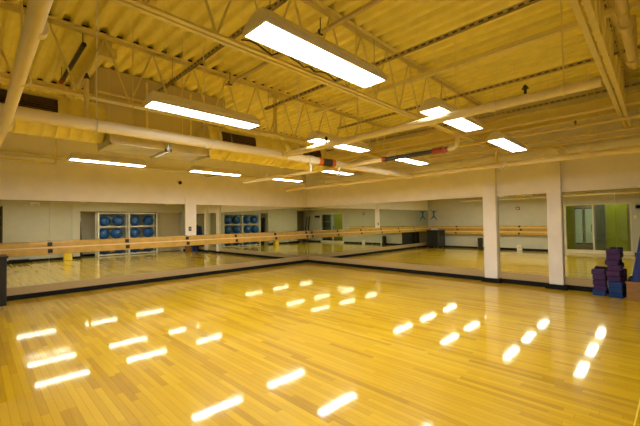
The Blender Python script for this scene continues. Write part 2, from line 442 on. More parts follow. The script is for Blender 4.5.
# slotted struts (along X)
def strut(y, z, x0, x1, label):
    t = thing('slotted_strut', label, 'strut', (x0, y, z), 'slotted ceiling struts')
    mb = MB(); mb.box(x0, x1, y-.021, y-.018, z, z+.045); mb.box(x0, x1, y+.018, y+.021, z, z+.045); mb.box(x0, x1, y-.021, y+.021, z+.042, z+.045)
    mb.box(x0, x1, y-.021, y-.012, z, z+.003); mb.box(x0, x1, y+.012, y+.021, z, z+.003); obj('channel', mb, DARKSTEEL, t)
    mb = MB(); x = x0+.04; 
    while x < x1-.06:
        mb.box(x, x+.055, y-.0225, y-.021, z+.006, z+.026); mb.box(x, x+.055, y-.015, y+.015, z+.0405, z+.0418); x += .10
    s = obj('slots', mb, SLOT, t); s['kind'] = 'stuff'
    for j in (4.08, 6.58, 9.03):
        if x0-.1 < j < x1: mb = MB(); mb.box(j-.035, j+.035, y-.03, y+.03, z+.045, z+.055); mb.tube((j+.02, y, z+.05), (j+.02, y, H), .006, 6); obj('clamp', mb, DARKSTEEL, t)
strut(-6.64, 3.70, 3.45, 9.55, 'slotted steel strut nearest the camera, ending near the long left fixture')
strut(-4.80, 3.70, 4.0, 9.55, 'slotted steel strut crossing behind the largest light fixture')
strut(-.72, 3.78, 1.6, 9.5, 'slotted steel strut just in front of the deep beam along the back wall')
mb = MB(); mb.path([(1.6, -1.22, 3.36), (9.5, -1.22, 3.36)], .03, 10); t = thing('conduit', 'cream pipe hanging in front of the deep beam along the back wall', 'pipe', (1.6, -1.22, 3.36)); obj('pipe_run', mb, PIPE, t)
for x in (2, 5, 8): mb = MB(); mb.tube((x, -1.22, 3.38), (x, -1.22, H+.01), .006, 6); obj('hanger', mb, STEEL, t)
strut(-2.68, 3.70, 4.0, 9.55, 'slotted steel strut farthest back, passing above the column lights')
def conduit(name, pts, r, m, label, cat='pipe', group=None, clamps=()):
    t = thing(name, label, cat, pts[0], group)
    mb = MB(); mb.path(pts, r, 12); obj('pipe_run', mb, m, t)
    return t
def hangers(t, pts, r, m=STEEL, top=H):
    for x, y, z, ax in pts:
        mb = MB()
        ring = [(x+(r+.008)*math.cos(a)*(1 if ax == 1 else 0), y+(r+.008)*math.cos(a)*(1 if ax == 0 else 0), z+(r+.008)*math.sin(a)) for a in [2*PI*i/14+PI/2 for i in range(15)]]
        mb.path(ring, .006, 5); mb.tube((x, y, z+r+.01), (x, y, top), .006, 6); obj('hanger', mb, m, t)
def coupling(t, a, b, r, m, name='coupling'):
    mb = MB(); mb.tube(a, b, r, 16); return obj(name, mb, m, t)

mb = MB(); mb.box(7.0, 9.55, -5.72, -5.68, 3.90, 3.94); t = thing('ceiling_strut', 'plain grey-brown ceiling strut with dark clips between the slotted struts', 'strut', (5, -5.7, 3.9)); 
mb = MB(); mb.box(4.1, 9.55, -5.72, -5.67, 3.90, 3.94); obj('channel', mb, DARKSTEEL, t)
for x in (7.9, 8.25, 9.1, 4.2, 6.4): mb = MB(); mb.box(x, x+.03, -5.73, -5.66, 3.89, 3.95); mb.tube((x+.015, -5.70, 3.95), (x+.015, -5.70, H+.01), .006, 6); obj('clip', mb, BLACKM, t)
t = thing('ceiling_strut', 'plain cream strut right of the second slotted strut', 'strut', (4.1, -3.52, 3.88))
mb = MB(); mb.box(4.1, 9.5, -3.56, -3.48, 3.88, 3.95); obj('channel', mb, STEEL, t)
for x in (4.5, 6.58, 9.0): mb = MB(); mb.tube((x, -3.52, 3.94), (x, -3.52, H+.01), .008, 6); obj('hanger', mb, STEEL, t)

# ---------------------------------------------------------------- pipes
PX, PZ = 5.25, 2.55
t = thing('sprinkler_main', 'large white main pipe running the length of the room beside the duct', 'pipe', (PX, -5, PZ))
mb = MB(); mb.path([(PX, -9.42, PZ), (PX, -6, PZ), (PX, -1.5, PZ)], .064, 20); obj('pipe_run', mb, WHITEPIPE, t)
hangers(t, [(PX, -7.90, PZ, 1), (PX, -6.70, PZ, 1), (PX, -5.05, PZ, 1), (PX, -2.6, PZ, 1)], .066, WHITE)
coupling(t, (PX, -6.62, PZ), (PX, -6.52, PZ), .074, WHITEPIPE)
coupling(t, (PX, -4.62, PZ), (PX, -4.54, PZ), .074, ORANGE); coupling(t, (PX, -4.54, PZ), (PX, -4.30, PZ), .068, BLACKM, 'flexible_joint'); coupling(t, (PX, -4.30, PZ), (PX, -4.22, PZ), .074, ORANGE)
coupling(t, (PX, -4.86, PZ), (PX, -4.74, PZ), .076, WHITE, 'valve_collar'); coupling(t, (PX, -4.12, PZ), (PX, -4.02, PZ), .076, WHITE, 'valve_collar')
for y in (-4.80, -4.07): mb = MB(); mb.tube((PX, y, PZ-.06), (PX, y, PZ-.17), .02, 10); mb.tube((PX, y, PZ-.17), (PX, y, PZ-.2), .03, 10); obj('drain_valve', mb, WHITE, t)

t = thing('branch_pipe', 'long cream branch pipe crossing under the light fixtures from the white main', 'pipe', (PX, -5.40, PZ))
mb = MB(); mb.path([(PX+.06, -5.40, PZ), (9.14, -5.40, PZ)], .042, 16); obj('pipe_run', mb, PIPE, t)
coupling(t, (PX+.06, -5.40, PZ), (PX+.14, -5.40, PZ), .055, PIPE); coupling(t, (8.32, -5.40, PZ), (8.38, -5.40, PZ), .05, PIPE)
hangers(t, [(6.75, -5.40, PZ, 0), (8.9, -5.40, PZ, 0)], .044)
def head(t, x, y, z, up=True):
    mb = MB(); s = 1 if up else -1
    mb.tube((x, y, z), (x, y, z+s*.05), .012, 8); mb.tube((x, y, z+s*.05), (x, y, z+s*.085), .03, 10, .006); obj('sprinkler_head', mb, BLACKM, t)
head(t, 8.62, -5.40, PZ+.04); head(t, 6.2, -5.40, PZ+.04)

t = thing('branch_pipe', 'branch pipe with a dark section and red coupling, behind the round duct', 'pipe', (2, -3.85, PZ))
mb = MB(); mb.path([(1.75, -3.85, PZ-.0), (5.19, -3.85, PZ)], .034, 14); mb.path([(5.31, -3.85, PZ), (6.12, -3.85, PZ)], .038, 14); obj('pipe_run', mb, PIPE, t)
coupling(t, (6.12, -3.85, PZ), (6.98, -3.85, PZ), .036, BLACKM, 'dark_section'); coupling(t, (6.98, -3.85, PZ), (7.14, -3.85, PZ), .05, RED); coupling(t, (7.17, -3.85, PZ), (7.22, -3.85, PZ), .045, RED)
coupling(t, (6.06, -3.85, PZ), (6.13, -3.85, PZ), .046, RED)
mb = MB(); mb.path([(7.22, -3.85, PZ), (7.30, -3.85, PZ), (7.345, -3.85, PZ+.03), (7.36, -3.85, PZ+.1), (7.36, -3.85, 2.80)], .032, 12); obj('riser', mb, PIPE, t)
mb = MB(); mb.tube((7.36, -3.85, 2.79), (7.36, -3.85, H), .006, 6); obj('hanger', mb, STEEL, t)

t = thing('branch_pipe', 'cream pipe along the top of the back wall with short risers', 'pipe', (.3, -1.5, PZ))
mb = MB(); mb.path([(.6, -1.5, PZ+.02), (4, -1.5, PZ+.01), (9.58, -1.5, PZ+.01)], .052, 16); obj('pipe_run', mb, PIPE, t)
mb = MB(); mb.path([(7.14, -1.5, PZ), (7.14, -1.5, 2.84)], .03, 10); obj('riser', mb, PIPE, t)
mb = MB(); mb.tube((7.14, -1.5, 2.83), (7.14, -1.5, H), .006, 6); obj('hanger', mb, STEEL, t)
mb = MB(); mb.path([(7.2, -1.5, PZ), (7.3, -1.6, PZ-.05), (7.38, -1.66, PZ+.08)], .014, 8); mb.sphere((7.24, -1.56, PZ-.05), .035, 10, 8); obj('sprinkler_arm', mb, WHITE, t)
hangers(t, [(2.4, -1.5, PZ+.01, 0), (8.6, -1.5, PZ+.01, 0)], .054)

t = thing('branch_pipe', 'thick cream pipe running down the upper left corner of the photo', 'pipe', (W, -8.61, 2.44))
mb = MB(); mb.path([(9.58, -8.628, PZ-.132), (PX+.1, -8.61, PZ-.132), (2.2, -8.66, PZ-.132)], .036, 18); obj('pipe_run', mb, PIPE, t)
coupling(t, (PX-.10, -8.60, PZ-.12), (PX+.14, -8.60, PZ-.12), .045, PIPE); coupling(t, (7.35, -8.60, PZ-.12), (7.41, -8.60, PZ-.12), .041, PIPE)
hangers(t, [(6.6, -8.6, PZ-.12, 0)], .038)

t = thing('wall_pipe', 'thin cream pipe with a hanging bend on the upper left wall', 'pipe', (.05, -9, 2.95))
mb = MB(); mb.path([(.06, -9.4, 3.03), (.06, -8.6, 3.03), (.06, -1.0, 2.98)], .018, 10); obj('pipe_run', mb, STEEL, t)
mb = MB(); mb.path([(.3, -9.3, 2.86), (.3, -8.2, 2.84), (.3, -7.58, 2.82)], .016, 10); mb.path([(.3, -7.58, 2.82), (.3, -7.58, 3.2), (.3, -7.58, H)], .016, 10); obj('drop_pipe', mb, STEEL, t)
mb = MB(); mb.path([(.07, -4.0+.13*math.cos(a), 3.0+.13*math.sin(a)) for a in [PI*2*i/16 for i in range(14)]]+[(.07, -3.4, 3.05)], .008, 6); obj('cable_loop', mb, BLACKM, t)

t = thing('drain_pipe', 'fat round drain pipe hanging at the upper right edge of the photo', 'pipe', (9.24, -5, 3.4))
mb = MB(); mb.path([(9.24, -9.4, 3.42), (9.24, -6, 3.41), (9.24, -3.02, 3.40), (9.24, -2.9, 3.42), (9.24, -2.82, 3.5), (9.24, -2.80, 3.7), (9.24, -2.80, H)], .042, 18); obj('pipe_run', mb, PIPE, t)
for a in (-5.2, -4.3, -3.25): coupling(t, (9.24, a, 3.405), (9.24, a+.12, 3.405), .062, PIPE)
hangers(t, [(9.24, -4.6, 3.405, 1), (9.24, -6.5, 3.405, 1)], .044)
mb = MB(); mb.path([(9.42, -9.4, 3.8), (9.42, -.3, 3.8)], .03, 10); single('conduit', mb, STEEL, 'cream conduit in the top right corner beside the fat drain pipe', 'pipe')

# beams and conduits near the top of the back wall
t = thing('steel_beam', 'deep cream steel beam parallel to the back wall near the deck', 'beam', (0, -.5, 3.4))
mb = MB(); mb.box(0, DX, -.58, -.42, 3.72, 3.735); mb.box(0, DX, -.58, -.42, 3.40, 3.415); mb.box(0, DX, -.505, -.495, 3.415, 3.72); obj('i_section', mb, STEEL, t)
for x in (8.35, 3.2): mb = MB(); mb.box(x, x+.3, -.53, -.47, 3.42, 3.715); obj('splice_plate', mb, STEEL, t)
for nm, yy, z, r, lab in (('conduit', -1.0, 3.18, .035, 'cream pipe with a dark sprinkler head just under the deep back beam'),
                     ('conduit', -.30, 3.13, .022, 'upper of two thin conduits on the back wall above the columns'),
                     ('conduit', -.16, 3.04, .018, 'lower of two thin conduits on the back wall above the columns')):
    t = thing(nm, lab, 'pipe', (1.0, yy, z)); mb = MB(); mb.path([(.8, yy, z), (9.58, yy, z)], r, 10); obj('pipe_run', mb, PIPE, t)
    if r > .03: head(t, 8.36, yy, z+.03)
    for x in (2.5, 5.5, 8.6): mb = MB(); mb.tube((x, yy, z), (x, yy, 3.41 if yy > -.6 and yy < -.4 else H+.01), .006, 6); obj('hanger', mb, STEEL, t)
mb = MB(); mb.path([(7.5, -.25, 3.0), (7.9, -.25, 3.0), (8.03, -.25, 2.97), (8.08, -.25, 2.88), (8.08, -.1, 2.8), (8.08, -.02, 2.8)], .014, 8); mb.path([(7.5, -.32, 2.96), (7.8, -.32, 2.96), (7.93, -.32, 2.93), (7.97, -.3, 2.85), (7.97, -.02, 2.8)], .014, 8)
single('conduit', mb, PIPE, 'pair of small curved conduits bending down beside the second column', 'pipe')
mb = MB(); mb.bbox(0, DX, -.08, 0, 2.86, 2.98, .004); struct('trim_ledge_back', mb, WALL)
mb = MB(); mb.bbox(0, .05, -L, 0, 2.93, 2.97, .004); struct('trim_ledge_left', mb, WALL)

# ---------------------------------------------------------------- ducts
DCX, DCZ, DR = 4.70, 2.712, .232
def round_duct(label, y0, y1, grilles, endopen):
    t = thing('round_duct', label, 'duct', (DCX, y0, DCZ), 'round duct runs')
    n = int((y1-y0)/.105); pr = []
    for i in range(n+1):
        y = y0+(y1-y0)*i/n
        pr += [(DR, y-y0)] + ([(DR+.008, y-y0+.008), (DR+.008, y-y0+.014), (DR, y-y0+.022)] if i < n else [])
    pr = [(DR-.02, pr[0][1])]+pr+[(DR-.02, pr[-1][1])]
    mb = MB(); mb.lathe((DCX, y0, DCZ), pr, 32, axis=1); obj('spiral_shell', mb, DUCT, t)
    for ye in (y0+.01, y1-.01): mb = MB(); mb.lathe((DCX, ye, DCZ), [(.001, 0), (DR-.005, 0)], 32, 1); obj('end_cap', mb, DUCT, t)
    for a, b in grilles:
        g = MB()
        # grille box mounted on the upper side facing the room
        ang0, ang1 = math.radians(-14), math.radians(36)
        def P(an, rr, y): return (DCX+rr*math.cos(an), y, DCZ+rr*math.sin(an))
        for (aa, ab, ya, yb) in ((ang0, ang0+.09, a, b), (ang1-.09, ang1, a, b), (ang0, ang1, a, a+.025), (ang0, ang1, b-.025, b)):
            k = 6
            for i in range(k):
                t0 = aa+(ab-aa)*i/k; t1 = aa+(ab-aa)*(i+1)/k
                g.add([P(t0, DR+.03, ya), P(t1, DR+.03, ya), P(t1, DR+.03, yb), P(t0, DR+.03, yb), P(t0, DR-.01, ya), P(t1, DR-.01, ya), P(t1, DR-.01, yb), P(t0, DR-.01, yb)],
                      [(0,1,2,3),(0,4,5,1),(2,6,7,3),(0,3,7,4),(1,5,6,2)])
        gr = obj('grille', g, STEEL, t)
        h = MB(); k = 8
        for i in range(k):
            t0 = ang0+.09+(ang1-ang0-.18)*i/k; t1 = ang0+.09+(ang1-ang0-.18)*(i+1)/k
            h.add([P(t0, DR+.009, a+.025), P(t1, DR+.009, a+.025), P(t1, DR+.009, b-.025), P(t0, DR+.009, b-.025)], [(0,1,2,3)])
        obj('grille_opening', h, HOLE, gr)
        for i in range(7):
            an = ang0+.09+(ang1-ang0-.18)*(i+.5)/7
            s = MB(); s.add([P(an-.022, DR+.012, a+.025), P(an+.012, DR+.027, a+.025), P(an+.012, DR+.027, b-.025), P(an-.022, DR+.012, b-.025),
                             P(an-.026, DR+.010, a+.025), P(an+.008, DR+.025, a+.025), P(an+.008, DR+.025, b-.025), P(an-.026, DR+.010, b-.025)],
                            [(0,1,2,3),(4,7,6,5),(0,4,5,1),(2,6,7,3),(1,5,6,2),(0,3,7,4)])
            obj('slat', s, GRILLE, gr)
    for y in [y0+.35+i*1.2 for i in range(int((y1-y0)/1.2)+1) if y0+.35+i*1.2 < y1]:
        mb = MB(); ring = [(DCX+(DR+.01)*math.cos(a), y, DCZ+(DR+.01)*math.sin(a)) for a in [2*PI*i/24+PI/2 for i in range(25)]]
        mb.path(ring, .008, 5); mb.tube((DCX, y, DCZ+DR), (DCX, y, H+.01), .005, 6); obj('strap', mb, STEEL, t)
    # small dark test plugs on the lower flank
    y = max(y0+.3, -8.42) if y0 < -7 else y0+.9; ps = MB()
    while y < min(y1, y0+(1.7 if y0 < -7 else 1.0)):
        an = math.radians(-28); p = Vector((DCX+DR*math.cos(an), y, DCZ+DR*math.sin(an))); q = Vector((math.cos(an), 0, math.sin(an)))
        mb = MB(); mb.tube(p, p+q*.02, .014, 8); obj('plug', mb, BLACKM, t); y += .17
    return t
round_duct('first run of round yellow duct, at the left edge under the slatted grille', -9.20, -7.74, [(-9.1, -8.16)], False)
round_duct('second, longer run of ribbed round duct behind the white main pipe', -6.46, -4.02, [(-6.30, -5.66), (-4.72, -4.2)], True)
def taper(name, y0, y1, label):
    t = thing(name, label, 'duct', (DCX, y0, 2.7))
    mb = MB()
    def sq(y, x0, x1, z0, z1): return [(x0, y, z0), (x1, y, z0), (x1, y, z1), (x0, y, z1)]
    a = sq(y0, 4.48, 5.0, 2.44, 2.66); ym = (y0+y1)/2; b = sq(ym, 4.47, 5.01, 2.435, 2.665); c = sq(y1, 4.48, 5.0, 2.44, 2.66)
    vs = a+b+c; fs = [(3,2,1,0), (8,9,10,11)]
    for k in (0, 4):
        for i in range(4): fs.append((k+i, k+(i+1) % 4, k+4+(i+1) % 4, k+4+i))
    mb.add(vs, fs); obj('body', mb, GALV, t)
    for y, e in ((y0, 0), (y1-.02, 0)):
        mb = MB(); x0, x1, z0, z1 = (4.46, 5.02, 2.42, 2.68) if y == y0 else (4.46, 5.02, 2.42, 2.68)
        mb.box(x0, x1, y, y+.02, z0, z0+.03); mb.box(x0, x1, y, y+.02, z1-.03, z1); mb.box(x0, x0+.03, y, y+.02, z0, z1); mb.box(x1-.03, x1, y, y+.02, z0, z1); obj('flange', mb, GALV, t)
    mb = MB(); mb.tube((4.75, ym, 2.65), (4.75, ym, H+.01), .006, 6); obj('hanger', mb, STEEL, t)
taper('duct_transition', -7.72, -7.08, 'left shiny sheet metal duct transition above the leftmost fixture')
taper('duct_transition', -7.04, -6.50, 'right shiny sheet metal duct transition joining the longer duct run')
# plenum box
t = thing('air_plenum', 'big plain cream boxed air plenum hanging behind the duct', 'duct', (2.6, -5.8, 2.97))
mb = MB(); mb.bbox(2.45, 3.0, -7.45, -5.1, 2.97, H-.002, .01); obj('box_body', mb, mat('plenum_paint', (.54, .46, .25), .6, var=.06, vscale=2), t)
for yy in (-6.65, -5.85): mb = MB(); mb.box(3.0, 3.012, yy-.02, yy+.02, 2.98, H-.07); obj('seam', mb, STEEL, t)
mb = MB(); mb.box(3.0, 3.014, -7.4, -5.05, 3.66, 3.69); obj('seam', mb, STEEL, t)
# cross members at upper left
t = thing('steel_beam', 'short cream beam running from the first joist to the left wall', 'beam', (0, -7.5, 3.86))
mb = MB(); mb.box(0, 4.05, -7.56, -7.46, 3.95, 4.09); obj('channel', mb, STEEL, t); mb = MB(); mb.box(3.93, 4.07, -7.62, -7.40, 3.82, 3.97); obj('end_plate', mb, STEEL, t)
t = thing('black_pipe', 'short black pipe with a red end under the deck at upper left', 'pipe', (2.3, -7.8, 3.9))
mb = MB(); mb.path([(2.6, -7.8, 3.88), (4.12, -7.8, 3.88)], .03, 12); obj('pipe_run', mb, BLACKM, t); coupling(t, (2.45, -7.8, 3.88), (2.62, -7.8, 3.88), .034, RED, 'red_end')
mb = MB(); mb.tube((4.05, -7.8, 3.9), (4.05, -7.8, H+.02), .006, 6); mb.tube((2.5, -7.8, 3.9), (2.5, -7.8, H+.02), .006, 6); obj('hanger', mb, BLACKM, t)
t = thing('sprinkler_drop', 'upright cream sprinkler stub rising from the white main beside the plenum', 'pipe', (PX, -7.91, PZ))
mb = MB(); mb.tube((PX, -7.99, PZ+.06), (PX, -7.99, 3.02), .022, 12); obj('riser', mb, PIPE, t); mb = MB(); mb.tube((PX, -7.99, 3.02), (PX, -7.99, 3.08), .03, 10, .008); obj('sprinkler_head', mb, BLACKM, t)

# dome camera on left wall
t = thing('dome_camera', 'small dome security camera high on the left wall', 'camera', (0, -4.81, 2.62))
mb = MB(); mb.tube((0, -4.81, 2.66), (.07, -4.81, 2.66), .06, 16); obj('base', mb, WHITE, t); mb = MB(); mb.sphere((.07, -4.81, 2.635), .045, 14, 10); obj('dome', mb, BLACKM, t)
# wall outlet on left pier
t = thing('wall_switch', 'small dark switch plate on the pier between the left mirrors', 'switch', (.03, -4.52, 1.36))
mb = MB(); mb.bbox(.03, .045, -4.56, -4.485, 1.30, 1.42, .003); obj('plate', mb, BLACKM, t); mb = MB(); mb.box(.045, .052, -4.53, -4.515, 1.34, 1.38); obj('toggle', mb, WHITE, t)

# ---------------------------------------------------------------- black cabinet in the corner
t = thing('av_cabinet', 'black rolling cabinet in the left corner at the end of the barre', 'cabinet', (.77, -8.8, 0))
mb = MB(); mb.bbox(.45, 1.08, -9.18, -8.38, .09, .935, .01); obj('body', mb, BLACKM, t)
for i, (a, b) in enumerate(((-9.17, -8.79), (-8.77, -8.39))):
    mb = MB(); mb.bbox(1.08, 1.097, a, b, .12, .92, .004); d = obj('door', mb, BLACKM, t)
    mb = MB(); yy = -8.82 if i == 0 else -8.74; mb.box(1.097, 1.112, yy-.01, yy+.01, .46, .6); obj('handle', mb, CHROME, d)
mb = MB(); mb.bbox(.43, 1.105, -9.2, -8.36, .935, .97, .005); obj('top', mb, BLACKM, t)
for cx in (.51, 1.02):
    for cy in (-9.1, -8.46): mb = MB(); mb.tube((cx-.015, cy, .045), (cx+.015, cy, .045), .045, 14); mb.box(cx-.02, cx+.02, cy-.02, cy+.02, .05, .09); obj('caster', mb, CHROME, t)
t = thing('paper_stack', 'small white stack of papers lying on the black cabinet', 'paper', (.75, -8.7, .97))
for i in range(5): mb = MB(); o_ = random.uniform(-.015, .015); mb.box(.58+o_, .90+o_, -8.80+o_, -8.58+o_, .97+i*.016, .984+i*.016); obj('sheet_bundle', mb, WHITE, t)

# ---------------------------------------------------------------- front wall things (seen in back mirror)
def dancer():
    t = thing('wall_decal', 'blue leaping dancer figure decal high on the front wall near the corner', 'decal', (.35, -L, 1.8))
    def limb(mb, pts, ws):
        for (a, b), (w0, w1) in zip(zip(pts[:-1], pts[1:]), zip(ws[:-1], ws[1:])):
            a = Vector(a); b = Vector(b); d = (b-a).normalized(); n = Vector((-d.y, d.x))
            q = [a+n*w0, b+n*w1, b-n*w1, a-n*w0]
            mb.add([(p.x, -L+e, p.y) for e in (.001, .004) for p in q], [(0,1,2,3),(7,6,5,4),(0,4,5,1),(1,5,6,2),(2,6,7,3),(3,7,4,0)])
    mb = MB(); limb(mb, [(.35, 1.93), (.34, 1.78), (.35, 1.70)], [.05, .04, .055])
    limb(mb, [(.34, 1.92), (.25, 2.0), (.17, 2.09)], [.026, .02, .012]); limb(mb, [(.36, 1.92), (.45, 1.98), (.55, 2.05)], [.026, .02, .012])
    limb(mb, [(.35, 1.72), (.25, 1.62), (.13, 1.53)], [.045, .03, .014]); limb(mb, [(.35, 1.72), (.46, 1.60), (.53, 1.46)], [.045, .03, .014]); obj('body_shape', mb, BLUED, t)
    mb = MB(); mb.tube((.35, -L+.001, 1.99), (.35, -L+.004, 1.99), .05, 16); obj('head_shape', mb, BLUED, t)
dancer()
t = thing('fire_alarm', 'small red square fire alarm above the front wall barre', 'alarm', (4.6, -L, 2.0))
mb = MB(); mb.bbox(4.52, 4.68, -L, -L+.05, 1.92, 2.07, .006); obj('body', mb, mat('alarm_red', (.30, .10, .04), .5), t); mb = MB(); mb.box(4.56, 4.64, -L+.05, -L+.062, 1.96, 2.02); obj('strobe', mb, WHITE, t)
mb = MB(); mb.bbox(4.52, 4.74, -L+.02, -L+.07, .0, .26, .004); t = thing('cover_box', 'small white box on the floor against the front wall under the barre', 'box', (4.63, -L+.04, 0)); obj('body', mb, WHITE, t)
mb = MB(); mb.box(4.56, 4.70, -L+.07, -L+.074, .08, .2); obj('front_plate', mb, FRAME, t)
t = thing('waste_bin', 'narrow dark grey bin on the floor below the front wall barre', 'bin', (2.9, -L+.2, 0))
mb = MB(); mb.lathe((2.9, -L+.2, 0), [(.001, 0), (.10, 0), (.125, .48), (.13, .49), (.13, .50)], 20); obj('body', mb, mat('bin_grey', (.05, .05, .05), .4), t)
mb = MB(); mb.lathe((2.9, -L+.2, 0), [(.132, .50), (.125, .53), (.07, .56), (.001, .565)], 20); obj('lid', mb, BLACKM, t)
t = thing('water_jug', 'tiny pale bottle beside the dark grey bin', 'bottle', (3.1, -L+.2, 0))
mb = MB(); mb.lathe((3.12, -L+.2, 0), [(.001, 0), (.04, 0), (.042, .15), (.015, .2), (.015, .22)], 14); obj('body', mb, WHITE, t); mb = MB(); mb.tube((3.12, -L+.2, .22), (3.12, -L+.2, .245), .018, 10); obj('cap', mb, GREEN, t)
t = thing('wall_speaker', 'small black box fixed on the front wall right of the glass doors', 'speaker', (8.95, -L, 1.9))
mb = MB(); mb.bbox(8.72, 9.12, -L, -L+.14, 1.82, 1.96, .01); obj('body', mb, BLACKM, t); mb = MB(); mb.box(8.75, 9.09, -L+.14, -L+.145, 1.84, 1.94); obj('speaker_grille', mb, BLACK, t)
t = thing('light_switch', 'white light switch right of the glass doors', 'switch', (8.7, -L, 1.5))
mb = MB(); mb.bbox(8.66, 8.74, -L, -L+.012, 1.44, 1.56, .003); obj('plate', mb, WHITE, t); mb = MB(); mb.box(8.69, 8.71, -L+.012, -L+.02, 1.48, 1.52); obj('toggle', mb, FRAME, t)
def emergency(x, y, z, ax, lab):
    t = thing('emergency_light', lab, 'light', (x, y, z))
    mb = MB()
    if ax == 1: mb.bbox(x-.16, x+.16, y, y+.07, z-.045, z+.045, .006)
    else: mb.bbox(x-.07, x, y-.16, y+.16, z-.045, z+.045, .006)
    obj('housing', mb, WHITE, t)
    for s in (-1, 1):
        mb = MB()
        if ax == 1: mb.tube((x+s*.1, y+.05, z-.05), (x+s*.12, y+.12, z-.09), .03, 12, .045)
        else: mb.tube((x-.05, y+s*.1, z-.05), (x-.12, y+s*.12, z-.09), .03, 12, .045)
        obj('lamp_head', mb, WHITE, t)
emergency(4.75, -L, 2.52, 1, 'white twin-head emergency light high on the front wall')
emergency(W, -6.96, 2.50, 0, 'white twin-head emergency light on the right wall, mirrored at far left')

# glass doors and corridor beyond
t = thing('door_1', 'x', 'x'); [t.pop(k) for k in ('label', 'category') if k in t]; t['kind'] = 'structure'; t.location = (DX0, -L, 0)
mb = MB(); yb0, yb1 = -L-.06, -L+.02
for a, b, c, d in ((DX0, DX0+.05, 0, DZ), (DX1-.05, DX1, 0, DZ), (DX0+.05, DX1-.05, DZ-.05, DZ), (7.375, 7.425, .0, DZ-.05)): mb.box(a, b, yb0, yb1, c, d)
mb.box(DX0+.05, 7.375, yb0, yb1, 0, .14); mb.box(7.425, DX1-.05, yb0, yb1, 0, .14); obj('door_frame', mb, FRAME, t)
for a, b in ((DX0+.05, 7.375), (7.425, DX1-.05)): mb = MB(); mb.box(a, b, -L-.03, -L-.022, .14, DZ-.05); obj('glass_pane', mb, GLASS, t)
mb = MB(); mb.box(7.33, 7.355, -L+.02, -L+.06, .9, 1.2); obj('door_handle', mb, CHROME, t)
CY = -L-1.35
mb = MB(); mb.box(5.4, 12.6, CY-.12, CY-.02, -.02, 2.7); mb.box(5.3, 5.4, CY, -L-.2, -.02, 2.7); mb.box(12.6, 12.7, CY, -L-.2, -.02, 2.7); mb.box(5.4, 12.6, CY, -L-.2, 2.6, 2.7); wcor = struct('wall_corridor', mb, CORR)
mb = MB(); mb.box(10.6, 12.6, CY, -L-.2, -.02, 0); struct('floor_corridor_end', mb, CORR)
for a, b, z0, z1, m, lab in ((5.9, 6.55, .0, 2.3, GREEN, 'left lime green wall panel beyond the glass doors'), (7.70, 8.42, .0, 2.3, GREEN, 'right lime green wall panel beyond the glass doors'),
                        (6.60, 6.85, .35, 1.9, PALE, 'left pale glazed panel beyond the glass doors'), (6.97, 7.28, .35, 1.9, PALE, 'middle pale glazed panel beyond the glass doors'),
                        (7.34, 7.66, .0, 2.2, GREYP, 'dark grey door panel between pale and green panels'), (8.50, 8.82, .35, 1.9, PALE, 'pale glazed panel right of the lime green panels'),
                        (8.9, 10.4, .0, 2.2, GREYP, 'wide dark panel at the corridor end')):
    mb = MB(); mb.bbox(a, b, CY-.019, CY+.02, z0, z1, .006); t = obj('wall_panel', mb, m, wcor); t['label'] = lab
    if m is GREYP and b-a > 1:
        for z in (.5, 1.0, 1.5): mb = MB(); mb.box(a+.05, b-.05, CY+.02, CY+.05, z, z+.03); obj('shelf', mb, FRAME, t)
    elif m is PALE:
        mb = MB(); mb.box(a-.015, b+.015, CY+.02, CY+.03, z1, z1+.04); mb.box(a-.015, b+.015, CY+.02, CY+.03, z0-.04, z0); obj('panel_frame', mb, BLACKM, t)
t = thing('corridor_fill', 'added unseen lamp that lights the corridor beyond the glass doors', 'light', (7.6, CY+.6, 2.58))  # unseen lamp added to brighten the corridor panels
mb = MB(); mb.box(7.2, 8.4, CY+.5, CY+.7, 2.57, 2.6); obj('housing', mb, FIXT, t); mb = MB(); mb.box(7.22, 8.38, CY+.52, CY+.68, 2.56, 2.57); obj('lens', mb, mat('corridor_fill_glow', (1, 1, 1), .5, emit=(1, .95, .8), estr=16), t)  # body and glowing face of the added unseen corridor lamp

# ---------------------------------------------------------------- right wall recess: ball rack, curtain, etc.
t = thing('ball_rack', 'tall cream open rack holding blue exercise balls in the recess', 'shelf', (W+.12, -3.3, 0))
RX0, RX1 = W-.06, W+.42; RY0, RY1 = -4.63, -1.97; RM = (RY0+RY1)/2
for yy in (RY0, RM, RY1):
    for xx in (RX0, RX1-.04): mb = MB(); mb.bbox(xx, xx+.04, yy-.035, yy+.035, 0, 2.12, .004); obj('post', mb, RACK, t)
for z in (.06, .80, 1.42, 2.08):
    mb = MB()
    for xx in (RX0, RX1-.04): mb.box(xx, xx+.04, RY0, RY1, z-.022, z+.022)
    for i in range(9): yy = RY0+(RY1-RY0)*i/8; mb.box(RX0, RX1, yy-.012, yy+.012, z-.018, z+.014)
    obj('shelf', mb, RACK, t)
rown = {0: 'bottom', 1: 'middle', 2: 'top'}; coln = ['first', 'second', 'third', 'last']
bm0 = MB(); bm0.sphere((0, 0, 0), .265, 28, 18); vm = MB(); vm.tube((-.258, 0, 0), (-.27, 0, 0), .012, 10)
ball0 = thing('exercise_ball', '', 'ball'); b_ = obj('shell', bm0, BALL, ball0); obj('valve', vm, WHITE, ball0)
k = 0
